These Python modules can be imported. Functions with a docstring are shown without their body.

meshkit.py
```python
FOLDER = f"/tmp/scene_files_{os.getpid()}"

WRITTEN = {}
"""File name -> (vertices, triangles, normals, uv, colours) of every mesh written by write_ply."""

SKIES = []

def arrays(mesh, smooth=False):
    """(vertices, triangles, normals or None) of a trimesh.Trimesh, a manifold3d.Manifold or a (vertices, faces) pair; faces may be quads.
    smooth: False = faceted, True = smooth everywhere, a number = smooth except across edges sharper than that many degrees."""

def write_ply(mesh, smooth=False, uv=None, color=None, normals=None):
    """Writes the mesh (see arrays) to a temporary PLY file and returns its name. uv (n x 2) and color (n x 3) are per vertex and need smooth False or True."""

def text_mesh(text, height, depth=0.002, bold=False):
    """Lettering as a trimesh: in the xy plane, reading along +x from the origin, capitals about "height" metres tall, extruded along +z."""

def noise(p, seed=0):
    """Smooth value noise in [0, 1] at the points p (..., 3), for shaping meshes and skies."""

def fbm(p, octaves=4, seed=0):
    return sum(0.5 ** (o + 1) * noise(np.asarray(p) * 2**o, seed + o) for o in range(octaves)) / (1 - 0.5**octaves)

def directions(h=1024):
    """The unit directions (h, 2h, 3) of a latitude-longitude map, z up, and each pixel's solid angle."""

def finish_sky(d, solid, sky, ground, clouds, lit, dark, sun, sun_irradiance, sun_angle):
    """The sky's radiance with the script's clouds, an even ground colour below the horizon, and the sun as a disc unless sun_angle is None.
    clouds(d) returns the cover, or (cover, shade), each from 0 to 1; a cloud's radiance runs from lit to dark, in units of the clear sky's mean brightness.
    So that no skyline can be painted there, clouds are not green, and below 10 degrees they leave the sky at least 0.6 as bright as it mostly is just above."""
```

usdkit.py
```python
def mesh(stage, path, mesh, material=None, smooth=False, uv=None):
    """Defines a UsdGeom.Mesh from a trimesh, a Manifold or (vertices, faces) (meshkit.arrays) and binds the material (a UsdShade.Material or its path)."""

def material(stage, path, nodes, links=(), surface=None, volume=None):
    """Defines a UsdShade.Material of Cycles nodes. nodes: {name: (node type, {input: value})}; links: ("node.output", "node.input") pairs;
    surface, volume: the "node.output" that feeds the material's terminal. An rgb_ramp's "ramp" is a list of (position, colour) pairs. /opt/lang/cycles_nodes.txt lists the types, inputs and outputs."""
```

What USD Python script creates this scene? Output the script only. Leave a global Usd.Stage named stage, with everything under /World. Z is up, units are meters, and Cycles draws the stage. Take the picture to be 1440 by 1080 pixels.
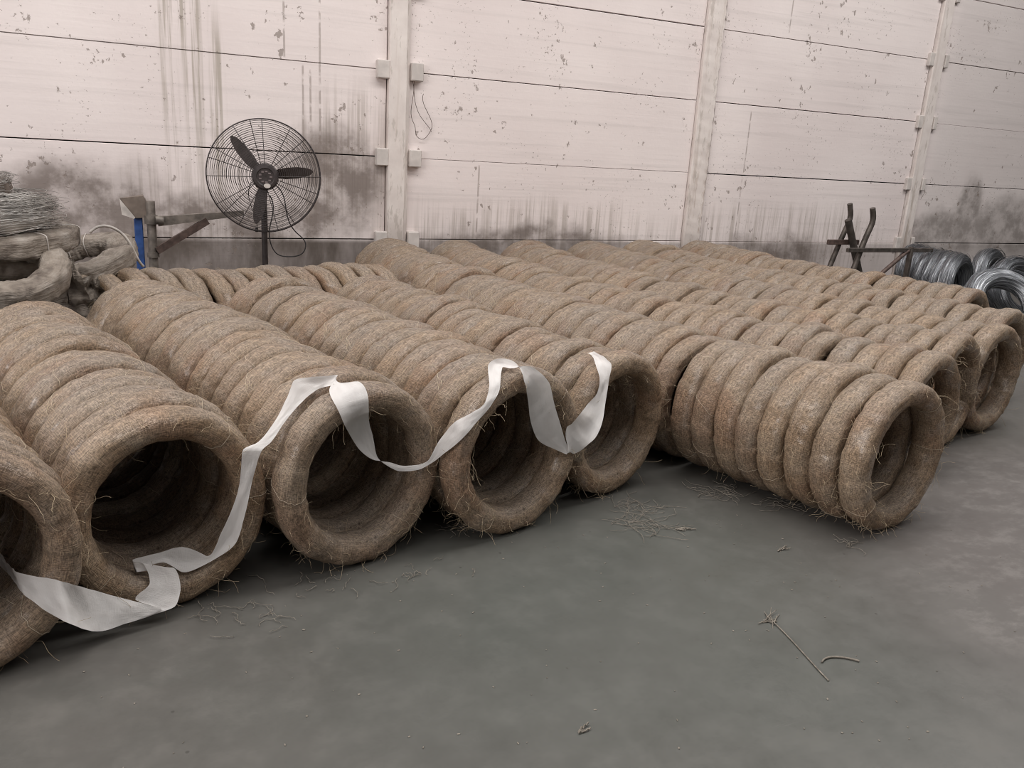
import math, random
import numpy as np, trimesh, usdkit
from meshkit import noise, fbm
from pxr import Usd, UsdGeom, UsdLux, UsdShade, Sdf, Gf, Vt

rng = np.random.default_rng(7)
PI = math.pi
stage = Usd.Stage.CreateInMemory()
UsdGeom.SetStageUpAxis(stage, 'Z'); UsdGeom.SetStageMetersPerUnit(stage, 1.0)
UsdGeom.Xform.Define(stage, '/World'); UsdGeom.Scope.Define(stage, '/World/Looks')
T = Sdf.ValueTypeNames

# ------------------------------------------------------------------ camera
EYE = np.array([0, 0, 1.7])
yaw, pitch, roll, FPX = 0.46250714, 0.2784764, 0.06057323, 1164.0
fw = np.array([math.sin(yaw) * math.cos(pitch), math.cos(yaw) * math.cos(pitch), -math.sin(pitch)])
r0 = np.array([math.cos(yaw), -math.sin(yaw), 0]); u0 = np.cross(r0, fw)
cr = math.cos(roll) * r0 + math.sin(roll) * u0; cu = -math.sin(roll) * r0 + math.cos(roll) * u0
cam = UsdGeom.Camera.Define(stage, '/World/camera')
cam.CreateHorizontalApertureAttr(36.0); cam.CreateVerticalApertureAttr(27.0); cam.CreateFocalLengthAttr(36.0 * FPX / 1440)
cam.CreateExposureAttr(0.0)
cam.CreateClippingRangeAttr(Gf.Vec2f(0.05, 500))
m = np.eye(4); m[0, :3] = cr; m[1, :3] = cu; m[2, :3] = -fw; m[3, :3] = EYE
cam.AddTransformOp().Set(Gf.Matrix4d(*m.ravel().tolist()))

# ------------------------------------------------------------------ light: hall skylights and the open doorway behind the camera
dome = UsdLux.DomeLight.Define(stage, '/World/sky_dome'); dome.CreateIntensityAttr(0.035); dome.CreateColorAttr(Gf.Vec3f(1.0, 0.95, 0.93))
def rect(name, pos, target, w, h, power, col=(1, .97, .94)):
    l = UsdLux.RectLight.Define(stage, '/World/' + name); l.CreateWidthAttr(w); l.CreateHeightAttr(h)
    l.CreateIntensityAttr(power); l.CreateColorAttr(Gf.Vec3f(*col))
    z = np.array(pos, float) - np.array(target, float); z /= np.linalg.norm(z)
    up = np.array([0, 0, 1.0]) if abs(z[2]) < .95 else np.array([0, 1.0, 0])
    x = np.cross(up, z); x /= np.linalg.norm(x); y = np.cross(z, x)
    mm = np.eye(4); mm[0, :3] = x; mm[1, :3] = y; mm[2, :3] = z; mm[3, :3] = pos
    l.AddTransformOp().Set(Gf.Matrix4d(*mm.ravel().tolist()))
rect('skylight', (4.0, 3.6, 8.0), (4.0, 3.6, 0), 18, 2.5, 7.4)
rect('skylight_near', (3.0, -1.5, 8.0), (3.0, -1.5, 0), 18, 2.0, 2.6)
rect('side_windows', (-6.5, 1.2, 3.6), (3, 2.6, .6), 6.0, 2.0, 10.5, (1, .95, .93))

# ------------------------------------------------------------------ material helper
class G:
    def __init__(s): s.n, s.l, s.k = {}, [], 0
    def __call__(s, kind, **kw):
        s.k += 1; nm = f'n{s.k}'; inp = {}
        for k, v in kw.items():
            if isinstance(v, str) and '.' in v: s.l.append((v, f'{nm}.{k}'))
            else: inp[k] = v
        s.n[nm] = (kind, inp); return nm
    def math(s, op, a, b=0.5, c=0.0, clamp=False): return s('math', math_type=op, value1=a, value2=b, value3=c, use_clamp=clamp) + '.value'
    def mix(s, fac, a, b, t='mix'): return s('mix', mix_type=t, fac=fac, color1=a, color2=b) + '.color'
    def ramp(s, fac, *st): return s('rgb_ramp', ramp=list(st), fac=fac) + '.color'
    def rng(s, v, a, b, c=0.0, d=1.0, kind='smoothstep'): return s('map_range', range_type=kind, value=v, from_min=a, from_max=b, to_min=c, to_max=d, clamp=True) + '.result'
    def noise(s, vec, scale, detail=3.0, rough=0.5, dist=0.0): return s('noise_texture', vector=vec, scale=scale, detail=detail, roughness=rough, distortion=dist) + '.fac'
    def map(s, vec, scale=(1, 1, 1), loc=(0, 0, 0)): return s('mapping', mapping_type='point', vector=vec, scale=scale, location=loc) + '.vector'
    def done(s, path, surf): return usdkit.material(stage, '/World/Looks/' + path, s.n, s.l, surface=surf)

def simple(name, col, rough=.5, metal=0., var=.15, scale=20., bump=.0, spec=.5):
    g = G(); p = g('texture_coordinate') + '.object'
    n = g.noise(p, scale, 4)
    c = g.mix(g.rng(n, .3, .7), tuple(x * (1 - var) for x in col), tuple(min(1, x * (1 + var)) for x in col))
    kw = dict(base_color=c, roughness=rough, metallic=metal, specular_ior_level=spec)
    if bump: kw['normal'] = g('bump', height=n, strength=bump, distance=.01) + '.normal'
    b = g('principled_bsdf', **kw); return g.done(name, b + '.BSDF')

def mat_burlap(name, tint=(1, 1, 1)):
    g = G(); tc = g('texture_coordinate'); uv = tc + '.UV'; ob = tc + '.object'
    rnd = g('object_info') + '.random'
    geo = g('geometry'); nz = g('separate_xyz', vector=geo + '.normal') + '.z'
    t = lambda c: tuple(a * b for a, b in zip(c, tint))
    pos = geo + '.position'
    blot = g.noise(pos, 5.5, 4, .6)
    c = g.ramp(blot, (.28, t((.175, .115, .070))), (.42, t((.245, .168, .107))), (.55, t((.28, .203, .138))), (.72, t((.315, .238, .170))))
    redn = g.rng(g.noise(pos, 3.1, 3), .48, .66, 0, .6)
    c = g.mix(redn, c, t((.25, .145, .088)))
    # dust that has settled on the upper side
    du = g.math('multiply', g.rng(nz, .15, .95), g.rng(g.noise(pos, 4.0, 3), .25, .65, .25, .75))
    c = g.mix(du, c, (.245, .198, .16))
    hv = g.rng(rnd, 0., 1., .92, 1.02, 'linear')
    c = g('hsv', hue=.5, saturation=g.rng(rnd, 0, 1, .84, .98, 'linear'), value=hv, fac=1.0, color=c) + '.color'
    # the weave
    a1 = g.noise(g.map(uv, (45, 230, 1)), 1.0, 2, .6); a2 = g.noise(g.map(uv, (230, 45, 1)), 1.0, 2, .6)
    a3 = g.noise(g.map(uv, (7, 60, 1)), 1.0, 4, .7)
    wv = g.math('add', g.math('multiply', a1, .5), g.math('add', g.math('multiply', a2, .5), g.math('multiply', a3, .35)))
    c = g.mix(1.0, c, g.ramp(wv, (.50, (.36, .34, .32)), (.66, (.93, .93, .93)), (.82, (1.7, 1.68, 1.62))), 'multiply')
    shin = g.rng(g.noise(pos, 9, 4, .6), .47, .62)
    sp = g.math('multiply', shin, g.rng(g.math('add', g.math('multiply', a1, .6), g.math('multiply', a2, .4)), .47, .58))
    ro = g.math('subtract', .68, g.math('multiply', sp, .44))
    nb = g('bump', height=wv, strength=.9, distance=.007) + '.normal'
    b = g('principled_bsdf', base_color=c, roughness=ro, specular_ior_level=g.math('add', .3, g.math('multiply', sp, .6)), normal=nb, coat_weight=g.math('multiply', g.math('multiply', shin, .8), g.math('subtract', 1.0, g.rng(nz, .35, .8, 0, .85))), coat_roughness=.24, coat_ior=1.65, coat_normal=g('bump', height=wv, strength=.35, distance=.006) + '.normal')
    return g.done(name, b + '.BSDF')

def mat_wall():
    g = G(); pos = g('geometry') + '.position'
    pn = g('vector_math' if False else 'noise_texture', vector=pos, scale=2.2, detail=4.0)
    warp = g('mix', mix_type='linear_light', fac=.22, color1=pos, color2=pn + '.color') + '.color'
    pnf = g('noise_texture', vector=pos, scale=9.0, detail=3.0)
    warp = g('mix', mix_type='linear_light', fac=.05, color1=warp, color2=pnf + '.color') + '.color'
    def blob(cx, cz, rx, rz, w=warp):
        v = g.map(w, (1 / rx, 0, 1 / rz), (-cx / rx, 0, -cz / rz))
        return g.rng(g('gradient_texture', gradient_type='spherical', vector=v) + '.fac', .0, .55)
    def add(*a):
        o = a[0]
        for b in a[1:]: o = g.math('maximum', o, b)
        return o
    big = g.noise(pos, .9, 4)
    c = g.ramp(big, (.3, (.775, .69, .675)), (.7, (.85, .77, .752)))
    # board marks of the formwork: faint level streaks
    bd = g.noise(g.map(pos, (.5, 1, 17)), 1.0, 3, .6)
    c = g.mix(g.rng(bd, .50, .75, 0, .28), c, (.55, .50, .485))
    # rain runs
    st = g.noise(g.map(pos, (22, 1, .55)), 1.0, 4, .65)
    runs = add(blob(.60, 2.6, .10, 1.75, pos), blob(.80, 2.5, .11, 1.9, pos), blob(1.0, 1.9, .09, 1.0, pos), blob(.72, 3.1, .3, 1.1, pos))
    low = add(blob(1.1, 1.0, 1.5, .55), blob(2.2, 1.5, .7, .9), blob(4.2, .75, 2.4, .5), blob(8.0, .7, 2.5, .6))
    c = g.mix(g.math('multiply', runs, g.rng(st, .40, .62, 0, .72)), c, (.36, .315, .26))
    c = g.mix(g.math('multiply', low, g.rng(st, .42, .66, 0, .6)), c, (.38, .33, .29))
    # grimy smudges above the stacks
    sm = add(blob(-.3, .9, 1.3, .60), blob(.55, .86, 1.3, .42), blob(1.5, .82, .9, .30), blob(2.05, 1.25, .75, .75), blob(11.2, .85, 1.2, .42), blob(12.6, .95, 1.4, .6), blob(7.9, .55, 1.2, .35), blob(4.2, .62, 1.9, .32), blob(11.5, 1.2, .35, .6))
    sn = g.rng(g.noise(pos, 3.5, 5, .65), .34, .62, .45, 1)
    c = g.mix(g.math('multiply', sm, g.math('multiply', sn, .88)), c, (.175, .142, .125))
    # the foot panels are dirty
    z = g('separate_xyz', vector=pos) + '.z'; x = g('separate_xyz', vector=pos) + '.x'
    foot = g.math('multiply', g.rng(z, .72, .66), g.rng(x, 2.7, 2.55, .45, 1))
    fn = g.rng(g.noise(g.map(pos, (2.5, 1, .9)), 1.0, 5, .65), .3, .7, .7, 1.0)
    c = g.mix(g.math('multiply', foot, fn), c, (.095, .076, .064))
    # patch with newer grey plaster on the right
    c = g.mix(g.math('multiply', g.rng(x, 10.3, 10.7), .3), c, (.46, .44, .43))
    # chips and pock marks
    c1 = g.noise(g.map(pos, (1, 1, .8)), 13, 5, .62); zone = g.rng(g.noise(pos, 1.3, 4), .40, .62, -.055, .035)
    mk = g.rng(g.math('add', c1, zone), .655, .690)
    c2 = g.noise(pos, 34, 4, .6); mk2 = g.rng(g.math('add', c2, g.rng(g.noise(pos, 2.1, 3), .42, .62, -.05, .04)), .665, .70)
    mk = g.math('maximum', mk, g.math('multiply', mk2, .8))
    # thin upright scratches left by the formwork
    xs_ = g('separate_xyz', vector=pos) + '.x'; zs_ = g('separate_xyz', vector=pos) + '.z'
    for lx, z0_, z1_ in ((1.60, 2.36, 3.4), (1.93, 1.2, 3.4), (1.77, 1.55, 2.33), (1.84, 1.5, 2.3), (3.62, .75, 1.5), (7.20, .75, 2.3), (7.62, 3.2, 3.95)):
        ln = g.math('multiply', g.rng(g.math('absolute', g.math('subtract', xs_, lx)), .012, .005), g.math('multiply', g.rng(zs_, z0_, z0_ + .03), g.rng(zs_, z1_, z1_ - .03)))
        mk = g.math('maximum', mk, g.math('multiply', g.math('multiply', ln, .75), g.rng(g.noise(pos, 11, 3), .35, .55)))
    c = g.mix(g.math('multiply', mk, .72), c, (.235, .19, .165))
    h = g.math('subtract', g.math('add', g.math('multiply', bd, .5), g.math('multiply', g.noise(pos, 30, 4), .3)), mk)
    nb = g('bump', height=h, strength=.35, distance=.012) + '.normal'
    b = g('principled_bsdf', base_color=c, roughness=.8, specular_ior_level=.2, normal=nb)
    return g.done('painted_concrete', b + '.BSDF')

def mat_floor():
    g = G(); pos = g('geometry') + '.position'
    n1 = g.noise(pos, .8, 5, .6); n2 = g.noise(pos, 5.0, 6, .65); n3 = g.noise(g.map(pos, (2.2, 3.5, 1)), 2.2, 7, .75)
    c = g.ramp(n1, (.3, (.090, .083, .076)), (.5, (.100, .097, .089)), (.7, (.114, .106, .098)))
    c = g.mix(g.rng(n2, .42, .75, 0, .45), c, (.15, .14, .128))
    c = g.mix(g.rng(g.noise(pos, 1.7, 4), .55, .75, 0, .5), c, (.060, .056, .052))
    def blob(cx, cy, rx, ry):
        v = g.map(pos, (1 / rx, 1 / ry, 0), (-cx / rx, -cy / ry, 0))
        return g.rng(g('gradient_texture', gradient_type='spherical', vector=v) + '.fac', 0, .7)
    c = g.mix(g.math('multiply', blob(1.9, 2.3, 2.0, 1.5), .55), c, (.086, .096, .086))
    c = g.mix(g.math('multiply', blob(4.4, 1.9, 2.4, 2.0), .6), c, (.122, .104, .100))
    dust = blob(3.9, 1.9, 1.3, .9)
    for b in ((4.6, 2.6, 1.6, .8), (3.2, 1.75, .5, .4), (3.6, 2.15, .5, .35)): dust = g.math('maximum', dust, blob(*b))
    c = g.mix(g.math('multiply', dust, g.rng(n3, .45, .66, .05, .6)), c, (.20, .185, .175))
    sc = g.rng(g.noise(g.map(pos, (2, 40, 1)), 1.0, 4, .7), .66, .78)
    c = g.mix(g.math('multiply', sc, .22), c, (.25, .24, .225))
    pits = g.math('multiply', g.rng(g('voronoi_texture', vector=pos, scale=9.0, randomness=1.0) + '.distance', .07, .03), g.rng(n1, .5, .6))
    c = g.mix(g.math('multiply', pits, .7), c, (.035, .03, .028))
    ro = g.rng(g.math('add', n2, g.math('multiply', dust, .25)), .3, .85, .30, .62, 'linear')
    nb = g('bump', height=g.math('add', n2, g.math('multiply', n3, .5)), strength=.12, distance=.01) + '.normal'
    b = g('principled_bsdf', base_color=c, roughness=ro, specular_ior_level=.5, normal=nb)
    return g.done('polished_concrete', b + '.BSDF')

def mat_wire():
    g = G(); tc = g('texture_coordinate'); uv = tc + '.UV'
    a = g.noise(g.map(uv, (2.5, 420, 1)), 1.0, 3, .6)
    c = g.ramp(a, (.36, (.06, .063, .07)), (.5, (.22, .23, .25)), (.64, (.66, .68, .71)))
    nb = g('bump', height=a, strength=.8, distance=.006) + '.normal'
    b = g('principled_bsdf', base_color=c, metallic=.95, roughness=.34, normal=nb)
    return g.done('bright_wire', b + '.BSDF')

def mat_wrap_grey():
    g = G(); tc = g('texture_coordinate'); uv = tc + '.UV'; pos = g('geometry') + '.position'
    n = g.noise(pos, 7, 5, .6); w = g.noise(g.map(uv, (5, 55, 1)), 1.0, 5, .65)
    c = g.ramp(n, (.34, (.13, .105, .088)), (.47, (.25, .212, .178)), (.6, (.34, .298, .26)), (.72, (.44, .40, .36)))
    c = g.mix(1.0, c, g.ramp(w, (.3, (.75, .75, .75)), (.7, (1.15, 1.15, 1.15))), 'multiply')
    nb = g('bump', height=g.math('add', n, g.math('multiply', w, 1.2)), strength=.8, distance=.02) + '.normal'
    b = g('principled_bsdf', base_color=c, roughness=.55, specular_ior_level=.35, normal=nb)
    return g.done('dusty_woven_plastic', b + '.BSDF')

def mat_tape():
    g = G(); uv = g('texture_coordinate') + '.UV'
    n = g.noise(g.map(uv, (6, 25, 1)), 1.0, 4, .6); n2 = g.noise(g.map(uv, (600, 40, 1)), 1.0, 2)
    c = g.ramp(n, (.3, (.72, .69, .675)), (.7, (.86, .84, .83)))
    nb = g('bump', height=g.math('add', n, g.math('multiply', n2, .3)), strength=.5, distance=.008) + '.normal'
    p = g('principled_bsdf', base_color=c, roughness=.6, normal=nb, specular_ior_level=.3)
    tr = g('translucent_bsdf', color=(.75, .72, .70), normal=nb)
    mx = g('mix_closure', fac=.22, closure1=p + '.BSDF', closure2=tr + '.BSDF')
    return g.done('white_woven_tape', mx + '.closure')

M = dict(burlap=mat_burlap('burlap'), wall=mat_wall(), floor=mat_floor(), wire=mat_wire(), grey=mat_wrap_grey(), tape=mat_tape(),
         fibre=simple('jute_fibre', (.42, .33, .22), .7, var=.3, scale=60), string=simple('binding_string', (.50, .42, .32), .7, var=.2, scale=60),
         dark=simple('joint_shadow_mortar', (.06, .052, .047), .9), column=None,
         black=simple('black_enamel', (.045, .037, .037), .42, var=.25), blade=simple('black_plastic_blade', (.062, .048, .046), .5, var=.15),
         badge=simple('dull_badge', (.16, .13, .13), .4), steel=simple('weathered_steel', (.20, .175, .155), .55, .35, var=.35, scale=14, bump=.2),
         rust=simple('rusty_brown_steel', (.105, .072, .062), .6, .3, var=.3, scale=18, bump=.2), blue=simple('blue_paint', (.035, .085, .26), .45, var=.2),
         pipe=simple('dark_scaled_pipe', (.10, .085, .075), .48, .5, var=.35, scale=12, bump=.15), plate=simple('painted_fixing_plate', (.60, .55, .52), .7, var=.12, scale=9, bump=.3),
         tray=simple('dusty_sheet_metal', (.20, .16, .135), .6, .2, var=.25, scale=9), white=simple('dirty_white_panel', (.50, .46, .43), .6, var=.25, scale=12),
         cable=simple('black_cable', (.03, .027, .027), .55), tangle=simple('dull_loose_wire', (.42, .40, .38), .45, .6, var=.35, scale=9),
         scrap=simple('pale_fibre_scrap', (.21, .185, .155), .8, var=.3, scale=50))
def mat_column():
    g = G(); pos = g('geometry') + '.position'
    n = g.noise(pos, 5, 5, .6); x = g('separate_xyz', vector=pos) + '.x'; z = g('separate_xyz', vector=pos) + '.z'
    c = g.ramp(n, (.3, (.68, .61, .58)), (.7, (.80, .735, .70)))
    st = g.noise(g.map(pos, (16, 16, .8)), 1.0, 5, .65)
    c = g.mix(g.math('multiply', g.rng(st, .5, .66, 0, .65), g.rng(z, 2.2, .7, .35, 1)), c, (.36, .26, .20))
    ln = g.rng(g.noise(g.map(pos, (14, 14, 3)), 1.0, 5, .7), .54, .62)
    c = g.mix(g.math('multiply', ln, .5), c, (.42, .37, .33))
    c = g.mix(g.rng(z, 1.0, .55, 0, .55), c, (.30, .25, .22))
    nb = g('bump', height=n, strength=.4, distance=.015) + '.normal'
    b = g('principled_bsdf', base_color=c, roughness=.75, specular_ior_level=.25, normal=nb)
    return g.done('column_paint', b + '.BSDF')
M['column'] = mat_column()

# ------------------------------------------------------------------ stage helpers
used = {}
def path_for(parent, name):
    k = (parent, name); used[k] = used.get(k, -1) + 1
    return f'{parent}/{name}' + (f'_{used[k]:03d}' if used[k] else '')
def tag(prim, label=None, cat=None, group=None, kind=None):
    for k, v in (('label', label), ('category', cat), ('group', group), ('kind', kind)):
        if v: prim.SetCustomDataByKey(k, v)
    return prim
def put(name, mesh, mat, parent='/World', smooth=40, **kw):
    p = path_for(parent, name); usdkit.mesh(stage, p, mesh, mat, smooth=smooth)
    prim = stage.GetPrimAtPath(p); tag(prim, **kw); return p
def grid_mesh(name, P, mat, uv, parent='/World', wrap=(True, True), **kw):
    """P: (nu, nv, 3) grid; closed directions are closed with doubled seam vertices so that uv runs on; normals from the closed surface."""
    nu, nv = P.shape[:2]
    def d(a, ax, w):
        return (np.roll(a, -1, ax) - np.roll(a, 1, ax)) if w else np.gradient(a, axis=ax)
    n = np.cross(d(P, 0, wrap[0]), d(P, 1, wrap[1])); n /= np.linalg.norm(n, axis=-1, keepdims=True) + 1e-12
    if wrap[0]: P = np.concatenate([P, P[:1]], 0); n = np.concatenate([n, n[:1]], 0)
    if wrap[1]: P = np.concatenate([P, P[:, :1]], 1); n = np.concatenate([n, n[:, :1]], 1)
    a, b = P.shape[:2]; i, j = np.meshgrid(np.arange(a - 1), np.arange(b - 1), indexing='ij')
    f = np.stack([i * b + j, (i + 1) * b + j, (i + 1) * b + j + 1, i * b + j + 1], -1).reshape(-1, 4)
    p = path_for(parent, name); me = UsdGeom.Mesh.Define(stage, p)
    me.CreatePointsAttr(Vt.Vec3fArray.FromNumpy(P.reshape(-1, 3).astype(np.float32)))
    me.CreateFaceVertexCountsAttr(Vt.IntArray.FromNumpy(np.full(len(f), 4, np.int32)))
    me.CreateFaceVertexIndicesAttr(Vt.IntArray.FromNumpy(f.astype(np.int32).ravel()))
    me.CreateSubdivisionSchemeAttr('none')
    me.CreateNormalsAttr(Vt.Vec3fArray.FromNumpy(n.reshape(-1, 3).astype(np.float32))); me.SetNormalsInterpolation('vertex')
    UV = np.stack(np.meshgrid(np.linspace(0, uv[0], a), np.linspace(0, uv[1], b), indexing='ij'), -1).reshape(-1, 2)
    UsdGeom.PrimvarsAPI(me).CreatePrimvar('st', T.TexCoord2fArray, 'vertex').Set(Vt.Vec2fArray.FromNumpy(UV.astype(np.float32)))
    UsdShade.MaterialBindingAPI.Apply(me.GetPrim()).Bind(mat)
    tag(me.GetPrim(), **kw); return p
def curves(name, strands, width, mat, parent='/World', **kw):
    p = path_for(parent, name); c = UsdGeom.BasisCurves.Define(stage, p)
    c.CreateTypeAttr('linear'); c.CreateCurveVertexCountsAttr([len(s) for s in strands])
    c.CreatePointsAttr(Vt.Vec3fArray.FromNumpy(np.vstack(strands).astype(np.float32)))
    c.CreateWidthsAttr([float(width)] * sum(len(s) for s in strands)); c.SetWidthsInterpolation('vertex')
    UsdShade.MaterialBindingAPI.Apply(c.GetPrim()).Bind(mat); tag(c.GetPrim(), **kw); return p
def thing(name, label, cat, loc=(0, 0, 0), rz=0, group=None, **kw):
    p = path_for('/World', name); x = UsdGeom.Xform.Define(stage, p)
    x.AddTranslateOp().Set(Gf.Vec3d(*map(float, loc)))
    if rz: x.AddRotateZOp().Set(math.degrees(rz))
    tag(x.GetPrim(), label, cat, group, **kw); return p
def box(lo, hi, bevel=0.0):
    lo, hi = np.array(lo, float), np.array(hi, float)
    if bevel <= 0:
        b = trimesh.creation.box(hi - lo); b.apply_translation((lo + hi) / 2); return b
    pts = []
    for k in range(3):
        for s in np.ndindex(2, 2, 2):
            q = np.where(np.array(s) == 0, lo + bevel, hi - bevel); q[k] = (lo, hi)[s[k]][k]; pts.append(q)
    return trimesh.convex.convex_hull(np.array(pts))
def tube(pts, r, n=10, closed=False, caps=True):
    p = np.asarray(pts, float); r = np.broadcast_to(r, (len(p),))
    t = (np.roll(p, -1, 0) - np.roll(p, 1, 0)) if closed else np.gradient(p, axis=0)
    t /= np.linalg.norm(t, axis=1, keepdims=True) + 1e-12
    a = np.cross(t[0], [0, 0, 1.0] if abs(t[0][2]) < .9 else [1.0, 0, 0]); a /= np.linalg.norm(a); A = [a]
    for k in range(1, len(p)):
        a = A[-1] - t[k] * (A[-1] @ t[k]); A.append(a / np.linalg.norm(a))
    A = np.array(A); B = np.cross(t, A); an = np.arange(n) * 2 * PI / n
    v = p[:, None] + r[:, None, None] * (np.cos(an)[None, :, None] * A[:, None] + np.sin(an)[None, :, None] * B[:, None])
    L = len(p); i, j = np.meshgrid(np.arange(L if closed else L - 1), np.arange(n), indexing='ij'); i2 = (i + 1) % L; j2 = (j + 1) % n
    f = np.stack([i * n + j, i * n + j2, i2 * n + j2, i2 * n + j], -1).reshape(-1, 4)
    f = np.vstack([f[:, [0, 1, 2]], f[:, [0, 2, 3]]]); v = v.reshape(-1, 3)
    if caps and not closed:
        c0, c1 = len(v), len(v) + 1; v = np.vstack([v, p[0], p[-1]]); k = np.arange(n)
        f = np.vstack([f, np.stack([np.full(n, c0), (k + 1) % n, k], 1), np.stack([np.full(n, c1), (L - 1) * n + k, (L - 1) * n + (k + 1) % n], 1)])
    return trimesh.Trimesh(v, f, process=False)
def cat(*ms): return trimesh.util.concatenate([x for m_ in ms for x in (m_ if isinstance(m_, list) else [m_])])
def spline(pts, n=40):
    from scipy.interpolate import CubicSpline
    p = np.asarray(pts, float); s = np.r_[0, np.cumsum(np.linalg.norm(np.diff(p, axis=0), axis=1))]
    return CubicSpline(s, p)(np.linspace(0, s[-1], n))

# ------------------------------------------------------------------ floor and back wall
put('floor', box((-9, -8, -.12), (18, 8.6, 0)), M['floor'], smooth=False, kind='structure')
WY = 8.35
wall = path_for('/World', 'wall_back'); wx = UsdGeom.Xform.Define(stage, wall); wx.AddTranslateOp().Set(Gf.Vec3d(0, 0, 0)); tag(wx.GetPrim(), kind='structure', label='whitewashed precast concrete panel wall with thin dark joints')
put('backing', box((-9, WY + .05, 0), (18, WY + .25, 6.5)), M['dark'], wall, smooth=False)
levels = [0.0, .707, 1.529, 2.355, 3.155, 3.971, 4.79, 5.61]
bays = [(-8.8, -5.05), (-4.83, -1.30), (-1.06, 2.583), (2.775, 6.355), (6.64, 10.155), (10.40, 13.9), (14.15, 17.9)]
for bi, (x0, x1) in enumerate(bays):
    for k in range(len(levels) - 1):
        dz = .003 * math.sin(bi * 2.3 + k * 1.7); dy = .004 * math.sin(bi * 1.3 + k * 2.9)
        put('panel', box((x0, WY + dy, levels[k] + .0035 + dz), (x1, WY + .06, levels[k + 1] - .0035 + dz), .003), M['wall'], wall, smooth=False)
cols = [(-5.05, -4.83, .05), (-1.30, -1.06, .05), (2.592, 2.815, .075), (6.362, 6.632, .05), (10.172, 10.40, .05), (13.9, 14.15, .05)]
for x0, x1, pr in cols:
    c = min(.05, pr * .9)
    sec = np.array([(x0, WY + .06), (x0, WY - pr + .012), (x0 + .012, WY - pr), (x1 - c, WY - pr), (x1, WY - pr + c), (x1, WY + .06)])
    zs = np.linspace(0, 6.3, 90); V = np.array([[(px, py, z) for px, py in sec] for z in zs])
    V[..., 1] -= .006 * (fbm(V * 6.0, 3, 5) - .5); V[:, 2:5, 0] += .008 * (fbm(V[:, 2:5] * np.array([3, 3, 5.]), 3, 9) - .5)
    if 6 < x0 < 7:   # mortar dragged over the right half of this column in short ribs
        V[:, 3, 1] -= .018 * (np.arange(90) % 2)
        V[:, 4, 1] -= .012 * (np.arange(90) % 2)
    i, j = np.meshgrid(np.arange(89), np.arange(5), indexing='ij'); ff = np.stack([i * 6 + j, i * 6 + j + 1, (i + 1) * 6 + j + 1, (i + 1) * 6 + j], -1).reshape(-1, 4)
    put('column', (V.reshape(-1, 3), ff[:, ::-1]), M['column'], wall, smooth=35)
for lv in levels[1:6]:
    for x0, x1, y in ((2.475, 2.598, .014), (2.82, 2.945, .02), (10.085, 10.178, .015), (10.39, 10.46, .015)):
        put('fixing_plate', box((x0, WY - .075 if 2.4 < x0 < 3 else WY - .05, lv - .085), (x1, WY + .01, lv + .085), .008), M['plate'], wall, smooth=False)

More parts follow.
